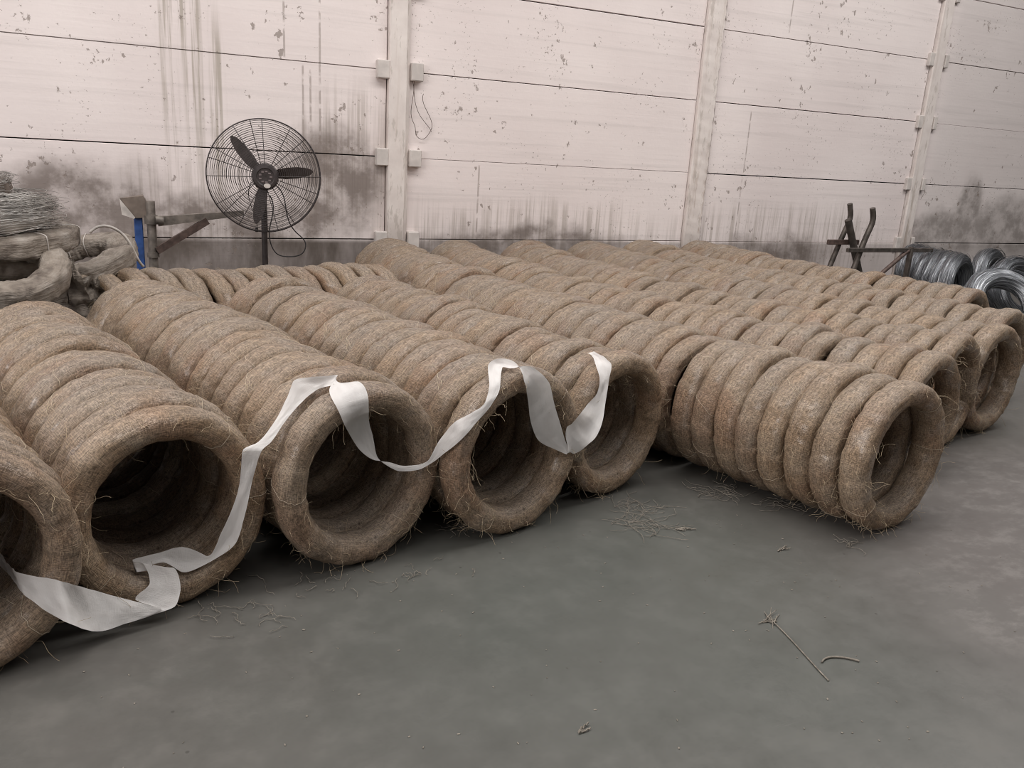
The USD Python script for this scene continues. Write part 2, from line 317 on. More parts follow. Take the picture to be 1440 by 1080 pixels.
# ------------------------------------------------------------------ the burlap-wrapped coils
RO, TR, HW = .375, .058, .0715          # outer radius, half radial thickness, half axial width
CL = '/World/Looks/coil_kinds'; UsdGeom.Scope.Define(stage, CL)
def ring_pts(U, V, ro=RO, t=TR, w=HW, e=2 / 2.25):
    c, s = np.cos(V), np.sin(V)
    e = np.where(c > 0, e * .84, e)      # the outer face is pressed flatter than the inner one
    C = np.sign(c) * np.abs(c) ** e; S = np.sign(s) * np.abs(s) ** e
    return ro - t + t * C, w * S, C, S
def wrap_grid(seed, nu=216, nv=32, ro=RO, t=TR, w=HW, amp=1.0, wraps=15, e=2 / 2.25, crease=0.0):
    u = np.arange(nu) * 2 * PI / nu; v = PI + np.arange(nv) * 2 * PI / nv; U, V = np.meshgrid(u, v, indexing='ij')
    R = np.random.default_rng(seed)
    r, a, C, S = ring_pts(U, V, ro, t, w, e)
    q = np.stack([np.cos(U) * 3 + seed * 7.1, np.sin(U) * 3, np.cos(V) * .8], -1)
    lump = (fbm(q * 1.0, 3, seed) - .5)
    # spiral strip: each turn overlaps the last with a small step
    ph = (wraps * U + R.choice([-1, 1]) * 1.6 * np.sin(V / 2 + .5) + 2.0 * (fbm(q * .9 + 40, 2, seed + 3) - .5)) / (2 * PI)
    saw = np.mod(ph, 1.0); step = np.where(saw < .12, saw / .12, 1 - (saw - .12) / .88)
    fine = fbm(np.stack([np.cos(U) * 14 + seed, np.sin(U) * 14, V * 3.0], -1), 3, seed + 11) - .5
    d = amp * (.018 * lump + .0042 * (step - .5) + .0050 * fine)
    if crease: d = d - crease * np.abs(fbm(np.stack([np.cos(U) * 3.5 + seed, np.sin(U) * 3.5, V * 1.1], -1), 3, seed + 31) - .5)
    r = r + d * C; a = a + d * S * 1.0 + .010 * amp * (fbm(np.stack([np.cos(U) * 1.2 + seed * 3, np.sin(U) * 1.2, 0 * U], -1), 2, seed + 21) - .5)
    r = r * (1 + .012 * amp * np.cos(2 * U + seed))
    P = np.stack([a, r * np.cos(U), r * np.sin(U)], -1)
    return P
def strands(R, n, ro=RO, t=TR, w=HW, lo=.03, hi=.11, where=None):
    out = []
    for _ in range(n):
        u = R.uniform(0, 2 * PI) if where is None else R.normal(where[0], where[1]); v = R.uniform(-PI * .75, PI * .75) if R.random() < .8 else R.uniform(0, 2 * PI)
        r, a, C, S = [float(x) for x in ring_pts(u, np.array(v), ro, t, w)]
        er = np.array([0, math.cos(u), math.sin(u)]); eu = np.array([0, -math.sin(u), math.cos(u)]); ex = np.array([1.0, 0, 0])
        nn = er * C + ex * S; nn /= np.linalg.norm(nn) + 1e-9
        p = er * r + ex * a - nn * .002; L = R.uniform(lo, hi); k = 6
        d = nn * R.uniform(.1, .7) + eu * R.normal(0, 1) + ex * R.normal(0, .5); d /= np.linalg.norm(d)
        pts = [p]
        for i in range(k):
            d = d + R.normal(0, .28, 3) + np.array([0, 0, -.10]) - nn * .06; d /= np.linalg.norm(d); pts.append(pts[-1] + d * L / k)
        pts = np.array(pts); pts[:, 2] = np.maximum(pts[:, 2], -ro + .003)
        out.append(pts)
    return out
def coil_kind(i, frayed):
    p = f'{CL}/kind_{i:02d}'; stage.CreateClassPrim(p); R = np.random.default_rng(100 + i)
    P = wrap_grid(50 + i, wraps=int(R.integers(12, 18))); zmin = P[..., 2].min(); P[..., 2] -= zmin
    wp = grid_mesh('burlap_wrap', P, M['burlap'], (2 * PI * RO, 2 * (2 * TR + 2 * HW) * .87), p)
    for k in range(int(R.integers(3, 6))):
        u0 = R.uniform(0, 2 * PI); v = np.arange(28) * 2 * PI / 28; u = u0 + .16 * R.uniform(-1, 1) * np.sin(v)
        iu = np.round(u / (2 * PI) * P.shape[0]).astype(int) % P.shape[0]; iv = np.round((v - PI) / (2 * PI) * P.shape[1]).astype(int) % P.shape[1]
        q = P[iu, iv]; c = q.mean(0); q = c + (q - c) * 1.02
        put('binding_string', tube(q, .0010, 4, closed=True), M['string'], wp, smooth=True)
    S = strands(R, 170 if frayed else 55, hi=.13 if frayed else .085)
    if frayed: S += strands(R, 55, lo=.03, hi=.11, where=(R.uniform(-2.4, -1.0), .32))
    S = [s - np.array([0, 0, zmin]) for s in S]
    for s in S: s[:, 2] = np.maximum(s[:, 2], .004)
    curves('loose_fibres', S, .0011, M['fibre'], p, kind='stuff', label='loose frayed jute fibres')
    return p
NK, NF = 10, 4
kinds = [coil_kind(i, False) for i in range(NK)] + [coil_kind(NK + i, True) for i in range(NF)]

placed = []     # (kind, 4x4) of every coil, for later use
def place(kind, x, y, az, label, group, sc=1.0, tilt=0.0, z=0.0, cat_='wire coil', lat=1.0):
    """kind's coil with its axis (local +x) pointing towards azimuth az, leaning by tilt about its foot."""
    c, s = math.cos(az), math.sin(az)
    ax = np.array([c, s, 0]); si = np.array([-s, c, 0]); up = np.array([0, 0, 1.0])
    ct, st = math.cos(tilt), math.sin(tilt)
    ax2, up2 = ax * ct + up * st, up * ct - ax * st
    mm = np.eye(4); mm[0, :3] = ax2 * sc; mm[1, :3] = si * sc * lat; mm[2, :3] = up2 * sc
    mm[3, :3] = (x, y, z + HW * sc * abs(st) * .6)
    p = path_for('/World', 'wire_coil'); xf = UsdGeom.Xform.Define(stage, p)
    xf.AddTransformOp().Set(Gf.Matrix4d(*mm.ravel().tolist()))
    pr = xf.GetPrim(); pr.GetReferences().AddInternalReference(kinds[kind]); pr.SetInstanceable(True)
    tag(pr, label, cat_, group); placed.append((kind, mm)); return p
ORD = ['', 'first', 'second', 'third', 'fourth', 'fifth', 'sixth', 'seventh', 'eighth', 'ninth', 'tenth', 'eleventh', 'twelfth', 'thirteenth', 'fourteenth', 'fifteenth', 'sixteenth', 'seventeenth', 'eighteenth', 'nineteenth', 'twentieth']
ORD += ['twenty-' + o for o in ORD[1:10]] + ['thirtieth'] + ['thirty-' + o for o in ORD[1:10]] + ['fortieth'] + ['forty-' + o for o in ORD[1:10]] + ['fiftieth']
rows = [  # front, middle, back points on the floor; size; label of the front coil
    ((-.50, 2.73), (-.68, 3.4), (-.90, 4.2), 1.0, 'brown burlap-wrapped coil cut off by the left edge, front of first row'),
    ((.125, 2.99), (-.13, 4.0), (-.40, 5.0), 1.015, 'burlap-wrapped coil at front of second row, crumpled white tape inside its rim'),
    ((.863, 3.076), (.565, 4.3), (.18, 5.60), 1.03, 'burlap-wrapped coil at front of third row, white tape folded over its top'),
    ((1.58, 3.134), (1.29, 4.5), (.98, 5.70), 1.03, 'burlap-wrapped coil at front of fourth row, knotted white tape on its top'),
    ((2.245, 3.375), (2.0, 4.8), (1.72, 5.90), .98, 'thin leaning burlap-wrapped coil at front of fifth row, end of tape on top'),
    ((3.365, 2.565), (2.72, 5.0), (2.55, 8.05), 1.0, 'burlap-wrapped coil at front of sixth row, nearest in the right-hand block'),
    ((4.14, 3.03), (3.45, 5.0), (3.29, 8.05), .985, 'burlap-wrapped coil at front of seventh row, just behind the nearest right-hand coil'),
    ((4.79, 3.36), (4.19, 5.0), (4.11, 8.1), .98, 'burlap-wrapped coil at front of eighth row, hole mostly hidden by seventh row'),
    ((5.35, 3.48), (4.99, 5.0), (4.93, 8.1), .98, 'burlap-wrapped coil at front of ninth row, wide open hole facing right'),
    ((6.08, 3.90), (5.60, 5.5), (5.68, 8.1), .99, 'burlap-wrapped coil at front of tenth row, cut off by the right edge'),
    ((6.90, 4.80), (6.52, 6.2), (6.46, 8.1), .99, 'burlap-wrapped coil at front of eleventh row, beside the bare steel coils')]
FRONT_AZ = {1: -76, 2: -74, 3: -77, 4: -75, 5: -79, 6: -75, 7: -74, 8: -79, 9: -78, 10: -76}
SP = .143
for ri, (a, b, c, size, lab0) in enumerate(rows):
    sp = SP * size ** .5
    a, b, c = map(np.array, (a, b, c))
    A = np.polyfit([a[1], b[1], c[1]], [a[0], b[0], c[0]], 2)
    ys = np.linspace(a[1], c[1], 800); xs = np.polyval(A, ys); S = np.r_[0, np.cumsum(np.hypot(np.diff(xs), np.diff(ys)))]
    n = int(S[-1] / sp) + 1; s = 0
    for k in range(n):
        y = np.interp(s, S, ys); x = np.interp(s, S, xs); dx = 2 * A[0] * y + A[1]
        az = math.atan2(-1, -dx); j = 1.0 if k else 0.0; lat = .945 if 1 <= ri <= 4 else 1.0
        if k < 14 and ri in FRONT_AZ: az += (math.radians(FRONT_AZ[ri]) - az) * (1 - k / 14)
        az += rng.normal(0, .02) * j; x += rng.normal(0, .007) * j
        sc = size * (1 + rng.normal(0, .012) * j); tl = rng.normal(0, .012) * j
        kd = int(rng.integers(0, NK)) if (k > 1 or ri > 8) else NK + (ri * 3 + k * 2) % NF
        if k == 0 and ri == 4: tl, az, sc = -.05, az + .03, .99
        lab = lab0 if k == 0 else f'burlap-wrapped wire coil, {ORD[k + 1]} from the front of the {ORD[ri + 1]} row from the left'
        place(kd, x, y, az, lab, f'burlap-wrapped coils of the {ORD[ri + 1]} row', sc, tl, lat=lat)
        s += sp * (1 + rng.normal(0, .02))
# the short row that runs along the wall behind the left-hand rows
X = -.20; k = 0
while X < 2.02:
    yy = 6.14 + (X + .1) * .15
    place(int(rng.integers(0, NK)), X, yy, math.radians(25) + rng.normal(0, .03), f'burlap-wrapped wire coil, {ORD[k + 1]} from the left in the short row along the wall', 'burlap-wrapped coils of the row along the wall', .99 + rng.normal(0, .012))
    X += .162; k += 1
#@@COILS_DONE

# ------------------------------------------------------------------ the white woven tape draped over the front coils
TAPE = np.array([((-0.494, 3.172, 0.329), (-0.495, 3.157, 0.296), (-0.497, 3.141, 0.262)),
 ((-0.477, 3.164, 0.307), (-0.48, 3.151, 0.278), (-0.483, 3.138, 0.25)),
 ((-0.462, 3.157, 0.286), (-0.465, 3.145, 0.261), (-0.469, 3.133, 0.237)),
 ((-0.447, 3.15, 0.266), (-0.451, 3.139, 0.244), (-0.455, 3.127, 0.222)),
 ((-0.433, 3.139, 0.248), (-0.437, 3.129, 0.227), (-0.439, 3.114, 0.209)),
 ((-0.419, 3.119, 0.237), (-0.421, 3.109, 0.216), (-0.421, 3.084, 0.203)),
 ((-0.404, 3.08, 0.235), (-0.404, 3.069, 0.214), (-0.4, 3.024, 0.21)),
 ((-0.389, 3.021, 0.244), (-0.386, 3.01, 0.22), (-0.38, 2.975, 0.208)),
 ((-0.373, 2.953, 0.258), (-0.367, 2.94, 0.231), (-0.358, 2.9, 0.217)),
 ((-0.357, 2.881, 0.278), (-0.348, 2.866, 0.246), (-0.338, 2.842, 0.219)),
 ((-0.339, 2.811, 0.3), (-0.328, 2.794, 0.264), (-0.314, 2.759, 0.237)),
 ((-0.325, 2.794, 0.3), (-0.312, 2.775, 0.259), (-0.295, 2.727, 0.233)),
 ((-0.309, 2.781, 0.299), (-0.294, 2.753, 0.256), (-0.277, 2.711, 0.221)),
 ((-0.291, 2.767, 0.298), (-0.274, 2.727, 0.255), (-0.26, 2.703, 0.204)),
 ((-0.271, 2.752, 0.298), (-0.256, 2.716, 0.248), (-0.241, 2.693, 0.19)),
 ((-0.251, 2.733, 0.301), (-0.237, 2.709, 0.239), (-0.223, 2.681, 0.18)),
 ((-0.231, 2.723, 0.298), (-0.218, 2.697, 0.234), (-0.204, 2.665, 0.173)),
 ((-0.212, 2.717, 0.292), (-0.2, 2.689, 0.227), (-0.187, 2.655, 0.166)),
 ((-0.193, 2.719, 0.281), (-0.184, 2.715, 0.202), (-0.172, 2.68, 0.139)),
 ((-0.174, 2.724, 0.266), (-0.167, 2.741, 0.176), (-0.158, 2.705, 0.113)),
 ((-0.155, 2.752, 0.24), (-0.15, 2.765, 0.151), (-0.143, 2.73, 0.089)),
 ((-0.136, 2.802, 0.2), (-0.132, 2.786, 0.129), (-0.128, 2.751, 0.068)),
 ((-0.115, 2.825, 0.176), (-0.113, 2.801, 0.112), (-0.111, 2.768, 0.054)),
 ((-0.093, 2.835, 0.158), (-0.093, 2.809, 0.101), (-0.093, 2.778, 0.048)),
 ((-0.07, 2.839, 0.143), (-0.072, 2.814, 0.094), (-0.074, 2.786, 0.046)),
 ((-0.047, 2.841, 0.13), (-0.051, 2.817, 0.088), (-0.055, 2.793, 0.046)),
 ((-0.024, 2.841, 0.118), (-0.03, 2.821, 0.082), (-0.035, 2.8, 0.047)),
 ((-0.001, 2.84, 0.106), (-0.008, 2.823, 0.076), (-0.014, 2.806, 0.046)),
 ((0.026, 2.839, 0.092), (0.016, 2.826, 0.069), (0.006, 2.812, 0.046)),
 ((0.054, 2.837, 0.078), (0.041, 2.828, 0.062), (0.028, 2.818, 0.046)),
 ((0.077, 2.835, 0.067), (0.064, 2.83, 0.057), (0.051, 2.825, 0.047)),
 ((0.089, 2.837, 0.06), (0.082, 2.834, 0.054), (0.075, 2.831, 0.048)),
 ((0.054, 2.848, 0.071), (0.079, 2.843, 0.06), (0.105, 2.837, 0.05)),
 ((0.003, 2.867, 0.098), (0.066, 2.857, 0.076), (0.13, 2.844, 0.056)),
 ((0.017, 2.874, 0.113), (0.079, 2.868, 0.089), (0.141, 2.855, 0.069)),
 ((0.041, 2.884, 0.124), (0.095, 2.88, 0.103), (0.149, 2.868, 0.087)),
 ((0.055, 2.899, 0.135), (0.104, 2.891, 0.12), (0.154, 2.881, 0.105)),
 ((0.054, 2.914, 0.154), (0.103, 2.906, 0.14), (0.153, 2.897, 0.128)),
 ((0.047, 2.929, 0.175), (0.097, 2.922, 0.164), (0.147, 2.914, 0.153)),
 ((0.039, 2.94, 0.19), (0.087, 2.933, 0.178), (0.136, 2.925, 0.167)),
 ((0.029, 2.946, 0.195), (0.069, 2.938, 0.181), (0.11, 2.93, 0.167)),
 ((0.016, 2.951, 0.198), (0.04, 2.943, 0.182), (0.064, 2.933, 0.166)),
 ((0.006, 2.956, 0.2), (0.014, 2.947, 0.182), (0.022, 2.935, 0.166)),
 ((0.004, 2.961, 0.203), (0.007, 2.95, 0.183), (0.01, 2.93, 0.168)),
 ((0.017, 2.965, 0.205), (0.02, 2.955, 0.185), (0.023, 2.943, 0.167)),
 ((0.041, 2.969, 0.206), (0.045, 2.96, 0.189), (0.048, 2.95, 0.172)),
 ((0.07, 2.972, 0.208), (0.073, 2.964, 0.192), (0.077, 2.956, 0.177)),
 ((0.096, 2.976, 0.209), (0.1, 2.967, 0.193), (0.103, 2.959, 0.176)),
 ((0.119, 2.979, 0.212), (0.122, 2.968, 0.188), (0.125, 2.956, 0.165)),
 ((0.142, 2.983, 0.215), (0.145, 2.966, 0.181), (0.147, 2.949, 0.147)),
 ((0.167, 2.985, 0.215), (0.167, 2.965, 0.174), (0.167, 2.943, 0.133)),
 ((0.194, 2.983, 0.207), (0.188, 2.964, 0.169), (0.182, 2.944, 0.13)),
 ((0.223, 2.976, 0.192), (0.209, 2.962, 0.161), (0.196, 2.947, 0.131)),
 ((0.242, 2.971, 0.18), (0.23, 2.96, 0.158), (0.217, 2.949, 0.136)),
 ((0.256, 2.965, 0.172), (0.251, 2.958, 0.159), (0.247, 2.952, 0.146)),
 ((0.269, 2.962, 0.178), (0.271, 2.956, 0.168), (0.273, 2.951, 0.158)),
 ((0.281, 2.962, 0.196), (0.29, 2.955, 0.184), (0.299, 2.948, 0.173)),
 ((0.293, 2.963, 0.221), (0.308, 2.954, 0.205), (0.324, 2.944, 0.189)),
 ((0.304, 2.966, 0.248), (0.324, 2.954, 0.227), (0.344, 2.941, 0.206)),
 ((0.316, 2.967, 0.272), (0.337, 2.953, 0.249), (0.359, 2.939, 0.226)),
 ((0.328, 2.968, 0.296), (0.348, 2.953, 0.272), (0.368, 2.939, 0.247)),
 ((0.34, 2.968, 0.321), (0.358, 2.954, 0.296), (0.376, 2.94, 0.271)),
 ((0.351, 2.969, 0.347), (0.367, 2.955, 0.321), (0.383, 2.942, 0.296)),
 ((0.36, 2.969, 0.371), (0.375, 2.957, 0.347), (0.391, 2.944, 0.323)),
 ((0.367, 2.969, 0.393), (0.383, 2.957, 0.372), (0.399, 2.946, 0.351)),
 ((0.372, 2.967, 0.412), (0.389, 2.958, 0.397), (0.407, 2.949, 0.382)),
 ((0.376, 2.965, 0.431), (0.396, 2.959, 0.423), (0.415, 2.953, 0.416)),
 ((0.38, 2.963, 0.45), (0.402, 2.96, 0.449), (0.423, 2.957, 0.449)),
 ((0.383, 2.962, 0.471), (0.407, 2.961, 0.475), (0.431, 2.959, 0.478)),
 ((0.386, 2.963, 0.498), (0.413, 2.962, 0.501), (0.439, 2.959, 0.505)),
 ((0.389, 2.963, 0.528), (0.417, 2.963, 0.529), (0.446, 2.959, 0.531)),
 ((0.391, 2.963, 0.557), (0.423, 2.963, 0.555), (0.454, 2.958, 0.554)),
 ((0.396, 2.965, 0.578), (0.43, 2.963, 0.575), (0.463, 2.958, 0.573)),
 ((0.419, 2.978, 0.585), (0.449, 2.973, 0.584), (0.479, 2.968, 0.582)),
 ((0.448, 2.985, 0.593), (0.472, 2.981, 0.592), (0.497, 2.977, 0.591)),
 ((0.469, 2.996, 0.605), (0.491, 2.993, 0.605), (0.513, 2.989, 0.604)),
 ((0.488, 3.008, 0.62), (0.509, 3.005, 0.62), (0.529, 3.001, 0.62)),
 ((0.506, 3.021, 0.637), (0.526, 3.017, 0.637), (0.545, 3.014, 0.637)),
 ((0.523, 3.033, 0.654), (0.542, 3.03, 0.654), (0.562, 3.026, 0.653)),
 ((0.54, 3.047, 0.673), (0.559, 3.042, 0.671), (0.579, 3.038, 0.668)),
 ((0.555, 3.06, 0.694), (0.576, 3.055, 0.688), (0.596, 3.049, 0.682)),
 ((0.57, 3.074, 0.716), (0.592, 3.067, 0.706), (0.614, 3.059, 0.697)),
 ((0.585, 3.087, 0.737), (0.609, 3.078, 0.724), (0.633, 3.069, 0.71)),
 ((0.599, 3.102, 0.763), (0.626, 3.09, 0.743), (0.652, 3.078, 0.724)),
 ((0.613, 3.114, 0.786), (0.643, 3.1, 0.761), (0.672, 3.085, 0.736)),
 ((0.635, 3.118, 0.792), (0.661, 3.106, 0.768), (0.688, 3.091, 0.744)),
 ((0.673, 3.116, 0.794), (0.687, 3.107, 0.771), (0.7, 3.094, 0.75)),
 ((0.712, 3.113, 0.796), (0.713, 3.106, 0.774), (0.714, 3.098, 0.753)),
 ((0.756, 3.105, 0.799), (0.741, 3.102, 0.777), (0.725, 3.097, 0.756)),
 ((0.779, 3.096, 0.803), (0.76, 3.094, 0.782), (0.74, 3.088, 0.761)),
 ((0.758, 3.079, 0.786), (0.776, 3.072, 0.78), (0.793, 3.056, 0.777)),
 ((0.734, 3.047, 0.759), (0.788, 3.037, 0.774), (0.845, 3.037, 0.786)),
 ((0.728, 2.999, 0.747), (0.792, 3, 0.764), (0.86, 3.016, 0.777)),
 ((0.732, 2.966, 0.732), (0.798, 2.977, 0.745), (0.868, 2.995, 0.756)),
 ((0.741, 2.952, 0.71), (0.804, 2.963, 0.723), (0.87, 2.981, 0.733)),
 ((0.751, 2.945, 0.684), (0.81, 2.962, 0.697), (0.871, 2.979, 0.71)),
 ((0.767, 2.956, 0.65), (0.822, 2.98, 0.663), (0.874, 2.987, 0.682)),
 ((0.8, 3.031, 0.594), (0.845, 3.037, 0.616), (0.89, 3.039, 0.639)),
 ((0.822, 3.057, 0.555), (0.86, 3.059, 0.58), (0.898, 3.059, 0.606)),
 ((0.84, 3.064, 0.523), (0.873, 3.065, 0.55), (0.906, 3.066, 0.578)),
 ((0.857, 3.063, 0.496), (0.885, 3.065, 0.523), (0.914, 3.067, 0.551)),
 ((0.876, 3.061, 0.475), (0.898, 3.064, 0.498), (0.92, 3.066, 0.521)),
 ((0.898, 3.059, 0.456), (0.912, 3.061, 0.472), (0.925, 3.064, 0.487)),
 ((0.923, 3.058, 0.442), (0.928, 3.06, 0.45), (0.932, 3.062, 0.458)),
 ((0.951, 3.058, 0.435), (0.95, 3.058, 0.434), (0.949, 3.058, 0.434)),
 ((0.979, 3.059, 0.428), (0.976, 3.057, 0.421), (0.973, 3.055, 0.414)),
 ((1.005, 3.058, 0.418), (1.001, 3.055, 0.408), (0.997, 3.052, 0.398)),
 ((1.031, 3.057, 0.407), (1.027, 3.053, 0.396), (1.024, 3.05, 0.385)),
 ((1.057, 3.058, 0.402), (1.055, 3.054, 0.391), (1.053, 3.05, 0.381)),
 ((1.083, 3.06, 0.4), (1.083, 3.055, 0.39), (1.084, 3.051, 0.379)),
 ((1.109, 3.061, 0.399), (1.111, 3.057, 0.39), (1.113, 3.052, 0.381)),
 ((1.134, 3.062, 0.403), (1.138, 3.059, 0.396), (1.143, 3.056, 0.389)),
 ((1.155, 3.063, 0.413), (1.162, 3.062, 0.406), (1.168, 3.059, 0.4)),
 ((1.173, 3.067, 0.438), (1.182, 3.064, 0.425), (1.189, 3.058, 0.413)),
 ((1.191, 3.072, 0.469), (1.198, 3.063, 0.448), (1.205, 3.049, 0.43)),
 ((1.208, 3.07, 0.497), (1.213, 3.052, 0.473), (1.218, 3.031, 0.451)),
 ((1.224, 3.06, 0.528), (1.226, 3.033, 0.501), (1.23, 3.01, 0.473)),
 ((1.237, 3.042, 0.56), (1.239, 3.016, 0.527), (1.244, 2.995, 0.493)),
 ((1.249, 3.02, 0.587), (1.255, 3.004, 0.55), (1.261, 2.987, 0.513)),
 ((1.272, 3.022, 0.599), (1.275, 2.997, 0.569), (1.281, 2.982, 0.535)),
 ((1.292, 3.012, 0.612), (1.297, 2.995, 0.586), (1.303, 2.98, 0.56)),
 ((1.312, 3.006, 0.624), (1.319, 2.994, 0.604), (1.327, 2.985, 0.583)),
 ((1.332, 3.002, 0.637), (1.34, 2.993, 0.622), (1.35, 2.987, 0.605)),
 ((1.352, 2.998, 0.649), (1.362, 2.991, 0.64), (1.374, 2.989, 0.628)),
 ((1.369, 2.998, 0.664), (1.382, 2.994, 0.658), (1.395, 2.992, 0.65)),
 ((1.383, 3.006, 0.683), (1.397, 2.998, 0.679), (1.414, 2.996, 0.674)),
 ((1.395, 3.017, 0.707), (1.415, 3.012, 0.701), (1.433, 3.005, 0.696)),
 ((1.409, 3.039, 0.73), (1.427, 3.025, 0.725), (1.449, 3.019, 0.718)),
 ((1.424, 3.079, 0.748), (1.438, 3.05, 0.747), (1.457, 3.033, 0.741)),
 ((1.435, 3.115, 0.77), (1.455, 3.091, 0.764), (1.47, 3.059, 0.761)),
 ((1.446, 3.142, 0.791), (1.471, 3.126, 0.78), (1.485, 3.086, 0.777)),
 ((1.489, 3.164, 0.809), (1.503, 3.152, 0.794), (1.498, 3.102, 0.79)),
 ((1.521, 3.151, 0.812), (1.524, 3.145, 0.794), (1.508, 3.101, 0.788)),
 ((1.54, 3.116, 0.813), (1.535, 3.114, 0.796), (1.516, 3.085, 0.787)),
 ((1.556, 3.093, 0.804), (1.551, 3.093, 0.794), (1.539, 3.078, 0.788)),
 ((1.565, 3.067, 0.783), (1.571, 3.072, 0.789), (1.575, 3.072, 0.796)),
 ((1.57, 3.048, 0.762), (1.592, 3.062, 0.777), (1.606, 3.06, 0.797)),
 ((1.574, 3.038, 0.739), (1.61, 3.05, 0.757), (1.643, 3.054, 0.777)),
 ((1.583, 3.041, 0.713), (1.631, 3.047, 0.729), (1.676, 3.047, 0.748)),
 ((1.597, 3.054, 0.681), (1.651, 3.054, 0.697), (1.7, 3.044, 0.718)),
 ((1.617, 3.079, 0.64), (1.668, 3.068, 0.663), (1.716, 3.052, 0.688)),
 ((1.632, 3.093, 0.599), (1.681, 3.079, 0.628), (1.73, 3.063, 0.657)),
 ((1.644, 3.103, 0.559), (1.694, 3.088, 0.592), (1.744, 3.073, 0.625)),
 ((1.657, 3.112, 0.523), (1.708, 3.097, 0.557), (1.759, 3.081, 0.591)),
 ((1.672, 3.119, 0.488), (1.724, 3.104, 0.522), (1.776, 3.087, 0.556)),
 ((1.689, 3.126, 0.455), (1.741, 3.11, 0.487), (1.793, 3.092, 0.519)),
 ((1.709, 3.131, 0.426), (1.76, 3.115, 0.454), (1.81, 3.098, 0.483)),
 ((1.739, 3.133, 0.4), (1.782, 3.119, 0.425), (1.825, 3.104, 0.451)),
 ((1.78, 3.128, 0.379), (1.81, 3.119, 0.399), (1.84, 3.11, 0.419)),
 ((1.819, 3.121, 0.36), (1.837, 3.117, 0.375), (1.855, 3.113, 0.39)),
 ((1.855, 3.105, 0.346), (1.862, 3.108, 0.353), (1.869, 3.112, 0.36)),
 ((1.859, 3.103, 0.362), (1.87, 3.107, 0.355), (1.883, 3.114, 0.347)),
 ((1.845, 3.116, 0.441), (1.869, 3.113, 0.393), (1.897, 3.116, 0.341)),
 ((1.844, 3.109, 0.477), (1.881, 3.111, 0.412), (1.92, 3.116, 0.345)),
 ((1.864, 3.105, 0.494), (1.914, 3.118, 0.426), (1.954, 3.113, 0.365)),
 ((1.883, 3.102, 0.515), (1.951, 3.139, 0.438), (1.981, 3.114, 0.385)),
 ((1.912, 3.116, 0.534), (1.979, 3.15, 0.458), (2.006, 3.117, 0.407)),
 ((1.961, 3.162, 0.541), (2.003, 3.157, 0.481), (2.027, 3.123, 0.432)),
 ((1.991, 3.18, 0.557), (2.023, 3.164, 0.506), (2.045, 3.132, 0.46)),
 ((2.014, 3.185, 0.574), (2.041, 3.171, 0.531), (2.06, 3.144, 0.493)),
 ((2.033, 3.187, 0.59), (2.057, 3.179, 0.559), (2.074, 3.159, 0.531)),
 ((2.047, 3.193, 0.608), (2.069, 3.187, 0.587), (2.086, 3.173, 0.568)),
 ((2.056, 3.2, 0.629), (2.078, 3.196, 0.615), (2.097, 3.186, 0.603)),
 ((2.063, 3.21, 0.651), (2.083, 3.201, 0.645), (2.108, 3.199, 0.637)),
 ((2.066, 3.221, 0.675), (2.09, 3.213, 0.674), (2.118, 3.209, 0.671)),
 ((2.066, 3.24, 0.699), (2.096, 3.229, 0.702), (2.13, 3.22, 0.703)),
 ((2.072, 3.273, 0.72), (2.101, 3.248, 0.726), (2.141, 3.24, 0.727)),
 ((2.083, 3.317, 0.742), (2.109, 3.294, 0.741), (2.13, 3.263, 0.743)),
 ((2.104, 3.379, 0.743), (2.128, 3.365, 0.742), (2.125, 3.308, 0.753)),
 ((2.111, 3.418, 0.741), (2.127, 3.414, 0.745), (2.133, 3.395, 0.753))])
def build_tape():
    from scipy.interpolate import PchipInterpolator
    mid_ = TAPE[:, 1]; s_ = np.r_[0, np.cumsum(np.linalg.norm(np.diff(mid_, axis=0), axis=1) + .002)]
    q = np.linspace(0, s_[-1], 480); C_ = PchipInterpolator(s_, TAPE)(q); A_, B_ = C_[:, 0], C_[:, 2]
    v = np.linspace(0, 1, 11)
    P = PchipInterpolator([0, .5, 1], C_, axis=1)(v)
    tn = np.gradient((A_ + B_) / 2, axis=0); nn = np.cross(tn, B_ - A_); nn /= np.linalg.norm(nn, axis=1, keepdims=True) + 1e-9
    for k in range(1, len(nn)):
        if nn[k] @ nn[k - 1] < 0: nn[k] *= -1
    w = np.linalg.norm(B_ - A_, axis=1)[:, None]
    U, V = np.meshgrid(q, v, indexing='ij')
    cr_ = (fbm(np.stack([U * 9, V * 1.7, 0 * U], -1), 3, 3) - .5) * .011 + (fbm(np.stack([U * 25, V * 2.5, 0 * U + 9], -1), 2, 8) - .5) * .005
    d = cr_ * np.clip(w / .06, .2, 1) + .010 * np.clip(w / .06, 0, 1) * np.sin(PI * V) * np.sin(U * 5) * .5
    P = P + nn[:, None] * d[..., None]
    p = thing('woven_tape', 'long white woven plastic tape draped across the front coils of the left rows', 'tape', (0, 0, 0))
    grid_mesh('strip', P, M['tape'], (s_[-1], .08), p, wrap=(False, False))
build_tape()

